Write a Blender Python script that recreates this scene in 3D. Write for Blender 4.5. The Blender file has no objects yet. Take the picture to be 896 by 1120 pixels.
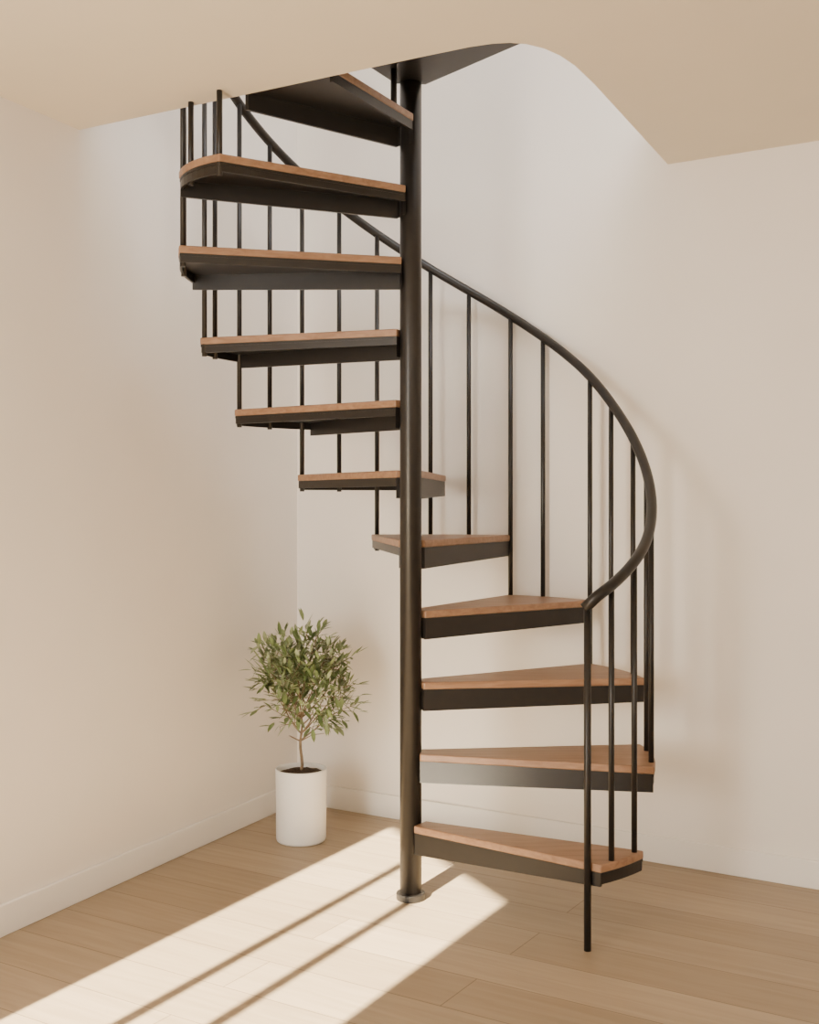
import bpy, bmesh, math, random
from mathutils import Vector, Matrix
from mathutils.geometry import tessellate_polygon
random.seed(7)
sc=bpy.context.scene
CAMH=1.295; H=2.51; SLAB=2.782; TOP=5.1
A=Vector((-.487,5.05)); ul=Vector((.426,.905)).normalized(); ub=Vector((.8527,-.5223)).normalized()
B=A+ub*4.4; Cc=B-ul*((B.y+2)/ul.y)
E=A-ul*((A.y-1.0)/ul.y); wd=Vector((.4,-.91)).normalized()
D=E+wd*((E.y+2)/-wd.y)
ROOM=[A,B,Cc,D,E]
CEN=Vector((.023,3.813)); POLE=Vector((.004,3.813))

# ---------- materials ----------
def mat(name):
    m=bpy.data.materials.new(name); m.use_nodes=True
    nt=m.node_tree; return m,nt,nt.nodes['Principled BSDF']
def N(nt,t,**k):
    n=nt.nodes.new(t)
    for a,v in k.items(): setattr(n,a,v)
    return n
def plaster(name,col,var=.03):
    m,nt,b=mat(name)
    tc=N(nt,'ShaderNodeTexCoord'); no=N(nt,'ShaderNodeTexNoise'); no.inputs['Scale'].default_value=3; no.inputs['Detail'].default_value=6
    nt.links.new(tc.outputs['Object'],no.inputs['Vector'])
    r=N(nt,'ShaderNodeValToRGB'); r.color_ramp.elements[0].position=.3; r.color_ramp.elements[1].position=.7
    r.color_ramp.elements[0].color=[c*(1-var) for c in col]+[1]; r.color_ramp.elements[1].color=list(col)+[1]
    nt.links.new(no.outputs['Fac'],r.inputs['Fac']); nt.links.new(r.outputs['Color'],b.inputs['Base Color'])
    n2=N(nt,'ShaderNodeTexNoise'); n2.inputs['Scale'].default_value=180; nt.links.new(tc.outputs['Object'],n2.inputs['Vector'])
    bp=N(nt,'ShaderNodeBump'); bp.inputs['Strength'].default_value=.06; bp.inputs['Distance'].default_value=.002
    nt.links.new(n2.outputs['Fac'],bp.inputs['Height']); nt.links.new(bp.outputs['Normal'],b.inputs['Normal'])
    b.inputs['Roughness'].default_value=.85
    return m
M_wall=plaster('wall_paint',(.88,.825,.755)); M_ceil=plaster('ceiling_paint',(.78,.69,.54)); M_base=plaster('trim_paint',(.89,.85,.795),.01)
def metal():
    m,nt,b=mat('dark_bronze_steel')
    tc=N(nt,'ShaderNodeTexCoord'); no=N(nt,'ShaderNodeTexNoise'); no.inputs['Scale'].default_value=30
    nt.links.new(tc.outputs['Object'],no.inputs['Vector'])
    r=N(nt,'ShaderNodeValToRGB'); r.color_ramp.elements[0].color=(.016,.0135,.012,1); r.color_ramp.elements[1].color=(.024,.020,.017,1)
    nt.links.new(no.outputs['Fac'],r.inputs['Fac']); nt.links.new(r.outputs['Color'],b.inputs['Base Color'])
    b.inputs['Metallic'].default_value=.3; b.inputs['Roughness'].default_value=.38
    return m
M_metal=metal()
def wood(name,c0,c1,rot,rough=.42):
    m,nt,b=mat(name)
    tc=N(nt,'ShaderNodeTexCoord'); mp=N(nt,'ShaderNodeMapping'); mp.inputs['Rotation'].default_value=(0,0,rot); mp.inputs['Scale'].default_value=(2.5,40,40)
    nt.links.new(tc.outputs['Object'],mp.inputs['Vector'])
    no=N(nt,'ShaderNodeTexNoise'); no.inputs['Scale'].default_value=1.5; no.inputs['Detail'].default_value=8; no.inputs['Distortion'].default_value=.6
    nt.links.new(mp.outputs['Vector'],no.inputs['Vector'])
    r=N(nt,'ShaderNodeValToRGB'); r.color_ramp.elements[0].position=.3; r.color_ramp.elements[1].position=.7
    r.color_ramp.elements[0].color=c0+(1,); r.color_ramp.elements[1].color=c1+(1,)
    nt.links.new(no.outputs['Fac'],r.inputs['Fac']); nt.links.new(r.outputs['Color'],b.inputs['Base Color'])
    b.inputs['Roughness'].default_value=rough
    return m
W0C=(.245,.130,.070); W1C=(.365,.210,.122)
def floor_mat():
    m,nt,b=mat('oak_planks')
    tc=N(nt,'ShaderNodeTexCoord'); mp=N(nt,'ShaderNodeMapping')
    mp.inputs['Rotation'].default_value=(0,0,math.atan2(.5223,.8527))
    nt.links.new(tc.outputs['Object'],mp.inputs['Vector'])
    br=N(nt,'ShaderNodeTexBrick'); br.offset=.37; br.offset_frequency=2
    br.inputs['Color1'].default_value=(.325,.245,.160,1); br.inputs['Color2'].default_value=(.405,.312,.212,1); br.inputs['Mortar'].default_value=(.17,.12,.075,1)
    br.inputs['Scale'].default_value=1; br.inputs['Mortar Size'].default_value=.0018; br.inputs['Mortar Smooth'].default_value=.3
    br.inputs['Brick Width'].default_value=1.5; br.inputs['Row Height'].default_value=.2
    nt.links.new(mp.outputs['Vector'],br.inputs['Vector'])
    mp2=N(nt,'ShaderNodeMapping'); mp2.inputs['Scale'].default_value=(1.5,22,22); nt.links.new(mp.outputs['Vector'],mp2.inputs['Vector'])
    no=N(nt,'ShaderNodeTexNoise'); no.inputs['Scale'].default_value=1.6; no.inputs['Detail'].default_value=9; no.inputs['Distortion'].default_value=.8
    nt.links.new(mp2.outputs['Vector'],no.inputs['Vector'])
    r=N(nt,'ShaderNodeValToRGB'); r.color_ramp.elements[0].position=.3; r.color_ramp.elements[1].position=.72
    r.color_ramp.elements[0].color=(.86,.84,.82,1); r.color_ramp.elements[1].color=(1.06,1.06,1.06,1)
    nt.links.new(no.outputs['Fac'],r.inputs['Fac'])
    mx=N(nt,'ShaderNodeMix',data_type='RGBA',blend_type='MULTIPLY'); mx.inputs['Factor'].default_value=1
    nt.links.new(br.outputs['Color'],mx.inputs['A']); nt.links.new(r.outputs['Color'],mx.inputs['B'])
    nt.links.new(mx.outputs['Result'],b.inputs['Base Color'])
    b.inputs['Roughness'].default_value=.45
    return m
M_floor=floor_mat()
def plain(name,col,rough=.6,noise=.15,scale=20,**k):
    m,nt,b=mat(name)
    tc=N(nt,'ShaderNodeTexCoord'); no=N(nt,'ShaderNodeTexNoise'); no.inputs['Scale'].default_value=scale
    nt.links.new(tc.outputs['Object'],no.inputs['Vector'])
    r=N(nt,'ShaderNodeValToRGB'); r.color_ramp.elements[0].position=.3; r.color_ramp.elements[1].position=.7
    r.color_ramp.elements[0].color=[c*(1-noise) for c in col]+[1]; r.color_ramp.elements[1].color=[min(1,c*(1+noise)) for c in col]+[1]
    nt.links.new(no.outputs['Fac'],r.inputs['Fac']); nt.links.new(r.outputs['Color'],b.inputs['Base Color'])
    b.inputs['Roughness'].default_value=rough
    return m

# ---------- helpers ----------
def new_obj(name,bm,m,parent=None,smooth=False,bevel=0):
    me=bpy.data.meshes.new(name); bmesh.ops.recalc_face_normals(bm,faces=bm.faces[:]); bm.to_mesh(me); bm.free()
    for x in (m if isinstance(m,list) else [m]): me.materials.append(x)
    o=bpy.data.objects.new(name,me); sc.collection.objects.link(o)
    if smooth:
        for p in me.polygons: p.use_smooth=True
    if bevel:
        b=o.modifiers.new('bevel','BEVEL'); b.width=bevel; b.segments=2; b.limit_method='ANGLE'; b.angle_limit=math.radians(50)
    if parent: o.parent=parent
    return o
def prism(bm,poly,z0,z1,tess=False):
    if len(poly)<3: return
    a=[bm.verts.new((p[0],p[1],z0)) for p in poly]; b=[bm.verts.new((p[0],p[1],z1)) for p in poly]
    n=len(poly)
    if tess:
        for t in tessellate_polygon([[Vector((p[0],p[1],0)) for p in poly]]):
            bm.faces.new([a[i] for i in t]); bm.faces.new([b[i] for i in t][::-1])
    else:
        bm.faces.new(a[::-1]); bm.faces.new(b)
    for i in range(n): bm.faces.new((a[i],a[(i+1)%n],b[(i+1)%n],b[i]))
def tube(bm,pts,r,seg=12,caps=True):
    pts=[Vector(p) for p in pts]; rings=[]; rr=r if isinstance(r,(list,tuple)) else [r]*len(pts)
    t=(pts[1]-pts[0]).normalized(); ref=Vector((0,0,1)) if abs(t.z)<.9 else Vector((1,0,0)); u=t.cross(ref).normalized()
    for i,p in enumerate(pts):
        t=(pts[min(i+1,len(pts)-1)]-pts[max(i-1,0)]).normalized()
        u=(u-t*u.dot(t)).normalized(); v=t.cross(u)
        rings.append([bm.verts.new(p+(u*math.cos(2*math.pi*k/seg)+v*math.sin(2*math.pi*k/seg))*rr[i]) for k in range(seg)])
    for i in range(len(rings)-1):
        for k in range(seg):
            f=bm.faces.new((rings[i][k],rings[i][(k+1)%seg],rings[i+1][(k+1)%seg],rings[i+1][k])); f.smooth=True
    if caps: bm.faces.new(rings[0][::-1]); bm.faces.new(rings[-1])
def lathe(bm,c,prof,seg=40):
    rings=[[bm.verts.new((c[0]+r*math.cos(2*math.pi*k/seg),c[1]+r*math.sin(2*math.pi*k/seg),z)) for k in range(seg)] for r,z in prof]
    for i in range(len(rings)-1):
        for k in range(seg):
            bm.faces.new((rings[i][k],rings[i][(k+1)%seg],rings[i+1][(k+1)%seg],rings[i+1][k]))
    bm.faces.new(rings[0][::-1]); bm.faces.new(rings[-1])
def lerp_tab(tab,x):
    if x<=tab[0][0]: return tab[0][1]
    for i in range(len(tab)-1):
        if x<=tab[i+1][0]:
            p0=tab[max(i-1,0)];p1=tab[i];p2=tab[i+1];p3=tab[min(i+2,len(tab)-1)]
            h=p2[0]-p1[0]; t=(x-p1[0])/h
            m1=(p2[1]-p0[1])/(p2[0]-p0[0])*h; m2=(p3[1]-p1[1])/(p3[0]-p1[0])*h
            return (2*t**3-3*t*t+1)*p1[1]+(t**3-2*t*t+t)*m1+(-2*t**3+3*t*t)*p2[1]+(t**3-t*t)*m2
    return tab[-1][1]
cam_c=Vector((.6,2))
def outn(p,q):
    d=(q-p).normalized(); n=Vector((d.y,-d.x))
    if n.dot((p+q)/2-cam_c)<0: n=-n
    return d,n
def slab_piece(bm,p,q,s0,s1,z0,z1,th=.15,off=0):
    d,n=outn(p,q)
    prism(bm,[p+d*s0+n*off,p+d*s1+n*off,p+d*s1+n*(off+th),p+d*s0+n*(off+th)],z0,z1)
# ---------- room ----------
bm=bmesh.new(); prism(bm,ROOM,-.1,0); new_obj('floor',bm,M_floor)
for nm,p,q in (('back',A,B),('right',B,Cc),('front',Cc,D),('left',E,A)):
    bm=bmesh.new(); L=(q-p).length; slab_piece(bm,p,q,-.1,L+.1,-.1,TOP); new_obj('wall_'+nm,bm,M_wall)
    bm=bmesh.new(); d,n=outn(p,q)
    slab_piece(bm,p,q,.0,L,0.0,.095,th=.014,off=-.014); new_obj('baseboard_'+nm,bm,M_base,bevel=.003)
# window wall
W0,W1,WZ0,WZ1=.36,1.43,.06,2.10
bm=bmesh.new(); L=(D-E).length
slab_piece(bm,E,D,-.1,W0,-.1,TOP); slab_piece(bm,E,D,W1,L+.1,-.1,TOP)
slab_piece(bm,E,D,W0,W1,-.1,WZ0); slab_piece(bm,E,D,W0,W1,WZ1,TOP); new_obj('wall_window',bm,M_wall)
bm=bmesh.new(); w=W1-W0
for s,hw in ((W0+.012,.012),(W0+w*.362,.014),(W0+w*.610,.014),(W1-.012,.012)): slab_piece(bm,E,D,s-hw,s+hw,WZ0,WZ1,th=.03,off=.04)
for z in (WZ0,WZ1-.03): slab_piece(bm,E,D,W0,W1,z,z+.03,th=.03,off=.04)
new_obj('window_1',bm,M_base)
# ceiling slab with stairwell
curve=[(-1.115,3.82),(-1.04,3.778),(-.508,3.481),(-.2,3.308),(.03,3.178),(.16,3.108),(.22,3.085),(.265,3.079),(.31,3.088),(.36,3.118),(.41,3.168),(.46,3.24),(.536,3.382),(.912,4.153)]
curve=[Vector(c) for c in curve]
def isect(p,d,q,e):
    det=d.x*-e.y+e.x*d.y; r=q-p
    t=(r.x*-e.y+e.x*r.y)/det; return p+d*t
curve[0]=isect(curve[1],(curve[1]-curve[2]),A,ul)
curve.append(isect(curve[-1],(curve[-1]-curve[-2]),A,ub)); 
slabpoly=curve+[B,Cc,D,E]
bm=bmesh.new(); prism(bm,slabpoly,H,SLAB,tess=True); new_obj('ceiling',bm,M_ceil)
bm=bmesh.new(); prism(bm,ROOM,TOP,TOP+.1); new_obj('ceiling_upper',bm,M_wall)
def clip_open(poly,inset=.012):
    poly=[Vector(p) for p in poly]
    for a,b in zip(curve[:-1],curve[1:]):
        d=(b-a).normalized(); n=Vector((-d.y,d.x))
        if n.dot(POLE-a)<0: n=-n
        out=[]
        for i in range(len(poly)):
            p,q=poly[i],poly[(i+1)%len(poly)]; dp=n.dot(p-a)-inset; dq=n.dot(q-a)-inset
            if dp>=0: out.append(p)
            if dp*dq<0: out.append(p+(q-p)*(dp/(dp-dq)))
        poly=out
        if len(poly)<3: return []
    return poly
def in_open(p,inset=.02):
    for a,b in zip(curve[:-1],curve[1:]):
        d=(b-a).normalized(); n=Vector((-d.y,d.x))
        if n.dot(POLE-a)<0: n=-n
        if n.dot(p-a)<inset: return False
    return True
# ---------- spiral staircase ----------
ST=bpy.data.objects.new('spiral_staircase',None); ST.location=(POLE.x,POLE.y,0); sc.collection.objects.link(ST)
def par(o):
    o.parent=ST; o.matrix_parent_inverse=Matrix.Translation((-POLE.x,-POLE.y,0)); return o
bm=bmesh.new(); tube(bm,[(POLE.x,POLE.y,.0),(POLE.x,POLE.y,3.75)],.0355,48); par(new_obj('centre_pole',bm,M_metal))
bm=bmesh.new(); lathe(bm,POLE,[(.046,0),(.0475,.003),(.0475,.019),(.046,.022),(.0355,.0235)],48)
lathe(bm,POLE,[(.036,3.75),(.042,3.755),(.042,3.775),(.03,3.785),(.01,3.79)])
par(new_obj('pole_flange',bm,M_metal))
lead=[-41,-17,5,33,61,81,121,147,171,195,213]
trail=[-25,9,34,62,103,126,149,166,196,214,243]
R0=[.70]+[.765]*10; R1=[.75]+[.765]*8+[.70,.765]
def P(th,r,c=CEN): a=math.radians(th); return Vector((c.x+r*math.cos(a),c.y+r*math.sin(a)))
WT=.024
def make_tread(i,l,t,Ra,Rb,z,clip=False,name=None):
    woodm=wood('walnut_tread_%d'%i,W0C,W1C,-math.radians((l+t)/2))
    n=8; RR=lambda k:Ra+(Rb-Ra)*(k/n)**(2.0 if Rb<Ra else 1)
    outer=[P(l+(t-l)*k/n,RR(k)) for k in range(n+1)]
    li=P(l-38,.05,POLE); ti=P(t+38,.05,POLE)
    poly=outer+[ti,li]
    C=(lambda p:clip_open(p)) if clip else (lambda p:p)
    bm=bmesh.new(); prism(bm,C(poly),z-WT,z); par(new_obj('tread_board_%d'%i,bm,woodm,bevel=.004))
    bm=bmesh.new()
    cen=sum(poly,Vector((0,0)))/len(poly); ins=[cen+(p-cen)*.985 for p in poly]
    prism(bm,C(ins),z-WT-.008,z-WT)
    def bar(pi,po,th,side,dep_in,dep_out):
        d=(po-pi).normalized(); nn=Vector((-d.y,d.x))*side
        q=C([pi+nn*.003,po+nn*.003-d*.004,po+nn*(.003+th)-d*.004,pi+nn*(.003+th)])
        if len(q)<3: return
        top=[bm.verts.new((p.x,p.y,z-WT)) for p in q]
        Lb=(po-pi).length
        bot=[bm.verts.new((p.x,p.y,z-WT-(dep_in+(dep_out-dep_in)*min(1,max(0,(p-pi).dot(d)/Lb))))) for p in q]
        m=len(q); bm.faces.new(top); bm.faces.new(bot[::-1])
        for k in range(m): bm.faces.new((top[k],bot[k],bot[(k+1)%m],top[(k+1)%m]))
    bar(li,outer[0],.010,1,.070,.040 if i==1 else .056)
    bar(ti,outer[-1],.010,-1,.028,.028)
    if not clip:
        o2=[P(l+.6+(t-l-1.2)*k/n,RR(k)-.004) for k in range(n+1)]; o3=[P(l+.6+(t-l-1.2)*k/n,RR(k)-.012) for k in range(n+1)]
        for k in range(n): prism(bm,[o2[k],o2[k+1],o3[k+1],o3[k]],z-WT-.034,z-WT)
    prism(bm,[li,ti,P(t,.03,POLE),P(l,.03,POLE)],z-WT-.068,z-WT-.001)
    par(new_obj('tread_frame_%d'%i,bm,M_metal))
ZT=[.252+.23*i for i in range(11)]
for i in range(11): make_tread(i+1,lead[i],trail[i],R0[i],R1[i],ZT[i],clip=(i==10))
# landing
wl=wood('walnut_landing',W0C,W1C,.5)
pl=clip_open([P(238+73*k/12,1.0) for k in range(13)]+[P(311+60,.05,POLE),P(238-60,.05,POLE)])
bm=bmesh.new(); prism(bm,pl,SLAB-WT,SLAB); par(new_obj('landing_board',bm,wl))
bm=bmesh.new(); prism(bm,pl,SLAB-.115,SLAB-WT); par(new_obj('landing_frame',bm,M_metal))
# rail
RZ=[(-44,1.005),(-20,1.18),(0,1.375),(20,1.60),(37,1.79),(62,2.02),(90,2.25),(147,2.735),(200,3.21),(260,3.74)]
RRt=[(-44,.675),(-35,.712),(-20,.745),(0,.758),(20,.758),(260,.758)]
NW=Vector((.515,3.372))
def rail_pt(th):
    p=P(th,lerp_tab(RRt,th)); return Vector((p.x,p.y,lerp_tab(RZ,th)))
pts=[Vector((NW.x-.010,NW.y-.006,.99))]+[rail_pt(-41+k*2.0) for k in range(0,122)]
bm=bmesh.new(); tube(bm,pts,.0165,16); par(new_obj('handrail',bm,M_metal))
bm=bmesh.new()
tube(bm,[(NW.x,NW.y,0),(NW.x,NW.y,.992)],.0105,14)
bal=[(-36,0,.700),(-27,0,.728),(-12,1,.752),(1,1,.755),(12,2,.755),(24,2,.755),(33,2,.752),(50.5,3,.755),(61,3,.752),(74,4,.755),(85.5,4,.755),(101.5,4,.752),(113,5,.755),(125,5,.752),(136,6,.755),(148,6,.752),(159,7,.755),(165.3,7,.752),(183,8,.755),(195,8,.752),(202,9,.740),(213,9,.695)]
for th,ti,r in bal:
    p=P(th,r); zt=lerp_tab(RZ,th)
    if not in_open(p) and zt>H: zt=H
    tube(bm,[(p.x,p.y,ZT[ti]-(.050 if ti==0 else .064)),(p.x,p.y,zt)],.0088,12)
q=Vector((-.05,3.69)); tube(bm,[(q.x,q.y,2.50),(q.x,q.y,2.70)],.010,12)
par(new_obj('balusters',bm,M_metal))
# ---------- potted olive tree ----------
PC=Vector((-.416,4.475))
PT=bpy.data.objects.new('potted_olive_tree',None); PT.location=(PC.x,PC.y,0); sc.collection.objects.link(PT)
def parp(o):
    o.parent=PT; o.matrix_parent_inverse=Matrix.Translation((-PC.x,-PC.y,0)); return o
M_pot=plain('white_ceramic',(.80,.79,.77),.5,.02,8); M_soil=plain('potting_soil',(.06,.035,.022),.95,.5,120); M_bark=plain('olive_bark',(.20,.14,.085),.85,.3,60)
bm=bmesh.new(); lathe(bm,PC,[(.088,0),(.093,.004),(.0955,.012),(.0985,.268),(.099,.274),(.0965,.278),(.0925,.277),(.0905,.270),(.0895,.23)],56); parp(new_obj('pot',bm,M_pot,smooth=True))
bm=bmesh.new()
rings=[]
for j in range(9):
    r=.0895*j/8
    rings.append([bm.verts.new((PC.x+r*math.cos(a*math.tau/32),PC.y+r*math.sin(a*math.tau/32),.258+.012*(1-(j/8)**2)+(random.uniform(-.004,.004) if j<8 else 0))) for a in range(32)])
for j in range(8):
    for a in range(32): bm.faces.new((rings[j][a],rings[j][(a+1)%32],rings[j+1][(a+1)%32],rings[j+1][a]))
bmesh.ops.remove_doubles(bm,verts=bm.verts[:],dist=.0004)
parp(new_obj('soil',bm,M_soil,smooth=True))
ml=[]
for k,c in enumerate([(.13,.185,.065),(.22,.285,.115),(.35,.40,.23)]):
    m=plain('olive_leaf_%d'%k,c,.45,.2,40)
    ml.append(m)
bt=bmesh.new(); bl=bmesh.new()
CZ=.598; CR=(.178,.178,.205); KK=[1.0]
def inside(p):
    rel=p-Vector((PC.x+.012,PC.y,CZ)); return Vector((rel.x/CR[0],rel.y/CR[1],rel.z/CR[2])).length<KK[0]
def leaf(pos,d,ln,up):
    d=d.normalized(); s=d.cross(up)
    if s.length<.05: s=d.cross(Vector((1,0,0)))
    s.normalize(); n=s.cross(d).normalized(); mi=random.choices([0,1,2],[.33,.4,.27])[0]
    prof=[(0,.08),(.18,.62),(.45,1),(.75,.7),(1,.03)]; W=ln*.15; vs=[]
    curl=random.uniform(-.12,.2)
    for t,w in prof:
        c=pos+d*ln*t-n*ln*curl*t*t
        vs.append((bl.verts.new(c-s*W*w+n*W*.3*w),bl.verts.new(c),bl.verts.new(c+s*W*w+n*W*.3*w)))
    for a,b in zip(vs[:-1],vs[1:]):
        for j in (0,1):
            f=bl.faces.new((a[j],a[j+1],b[j+1],b[j])); f.material_index=mi; f.smooth=True
def grow(start,d,length,r0,depth):
    n=max(4,int(length/.025)); p=start.copy(); pts=[p.copy()]; dd=d.normalized()
    for i in range(n):
        dd=(dd+Vector((random.uniform(-1,1),random.uniform(-1,1),random.uniform(-.6,.9)))*.14+Vector((0,0,.02))).normalized()
        p=p+dd*length/n
        if not inside(p) and i>1: break
        pts.append(p.copy())
        if depth>0 and i>=1 and random.random()<(.58 if depth==2 else .38):
            a=random.uniform(0,math.tau); side=dd.orthogonal().normalized(); side=Matrix.Rotation(a,3,dd)@side
            grow(p,dd*.65+side*.85,length*random.uniform(.4,.65),r0*.6,depth-1)
        if (depth<2 or i>n*.4) and p.z>.43:
            a=random.uniform(0,math.tau)
            for s in (0,math.pi):
                if random.random()<.62:
                    side=Matrix.Rotation(a+s,3,dd)@dd.orthogonal().normalized()
                    leaf(p,dd*.7+side*.8+Vector((0,0,random.uniform(-.35,.2))),random.uniform(.038,.066),Vector((0,0,1)))
    if p.z>.42:
        for _ in range(2): leaf(p,dd+Vector((random.uniform(-.4,.4),random.uniform(-.4,.4),0)),random.uniform(.035,.06),Vector((0,0,1)))
    if len(pts)>1: tube(bt,pts,[max(.0007,r0*(1-.75*i/(len(pts)-1))) for i in range(len(pts))],6)
b0=Vector((PC.x,PC.y,.26))
trunk=[b0+Vector((.004*math.sin(i*1.3),.003*math.cos(i*1.7),i*.03)) for i in range(8)]
tube(bt,trunk,[.0065-.0004*i for i in range(8)],10)
for k in range(15):
    a=k*2.4; j=4+k%4; el=random.uniform(.45,1.2) if k>4 else .36
    KK[0]=random.uniform(.84,1.12)
    grow(trunk[j],Vector((math.cos(a),math.sin(a),el)),random.uniform(.26,.34),.0032,2)
for k in range(5):
    KK[0]=random.uniform(.84,1.1)
    a=k*1.3+.4; grow(trunk[7],Vector((.35*math.cos(a),.35*math.sin(a),1)),.36,.0035,2)
parp(new_obj('branches',bt,M_bark)); me_l=new_obj('leaves',bl,ml); parp(me_l)
print('LEAF FACES',len(me_l.data.polygons))
# ---------- lights ----------
def area(name,loc,target,sx,sy,power,col):
    l=bpy.data.lights.new(name,'AREA'); l.shape='RECTANGLE'; l.size=sx; l.size_y=sy; l.energy=power; l.color=col
    o=bpy.data.objects.new(name,l); o.location=loc; o.rotation_euler=(Vector(target)-Vector(loc)).to_track_quat('-Z','Y').to_euler(); sc.collection.objects.link(o); return o
s=bpy.data.lights.new('sun','SUN'); s.energy=88; s.angle=math.radians(.4); s.color=(1,.89,.68)
so=bpy.data.objects.new('sun',s); sc.collection.objects.link(so)
e=math.radians(24.0); so.rotation_euler=Vector((.479*math.cos(e),.878*math.cos(e),-math.sin(e))).to_track_quat('-Z','Y').to_euler(); so.location=(-4,-4,4)
d,n=outn(E,D); wc=E+d*((W0+W1)/2)-n*.05
area('window_light',(wc.x,wc.y,1.25),(wc.x-n.x+.25,wc.y-n.y+.5,1.05),.9,1.6,108,(1,.94,.85))
area('upstairs_light',(.9,2.3,4.8),(.0,4.4,2.6),1.8,1.8,145,(.95,.96,1))
area('room_fill',(.6,-1.2,2.2),(.4,3,1.2),1.8,.9,26,(1,.90,.77))  # added soft fill behind the camera, no actual fixture in the room
w=bpy.data.worlds.new('World'); sc.world=w; w.use_nodes=True; w.node_tree.nodes['Background'].inputs[0].default_value=(.75,.86,1,1); w.node_tree.nodes['Background'].inputs[1].default_value=1.0
# ---------- camera ----------
c=bpy.data.cameras.new('camera'); c.sensor_fit='VERTICAL'; c.sensor_height=36; c.lens=1275/1120*36; c.shift_y=-10/1120
co=bpy.data.objects.new('camera',c); co.location=(0,0,CAMH); co.rotation_euler=(math.pi/2,0,0); sc.collection.objects.link(co); sc.camera=co
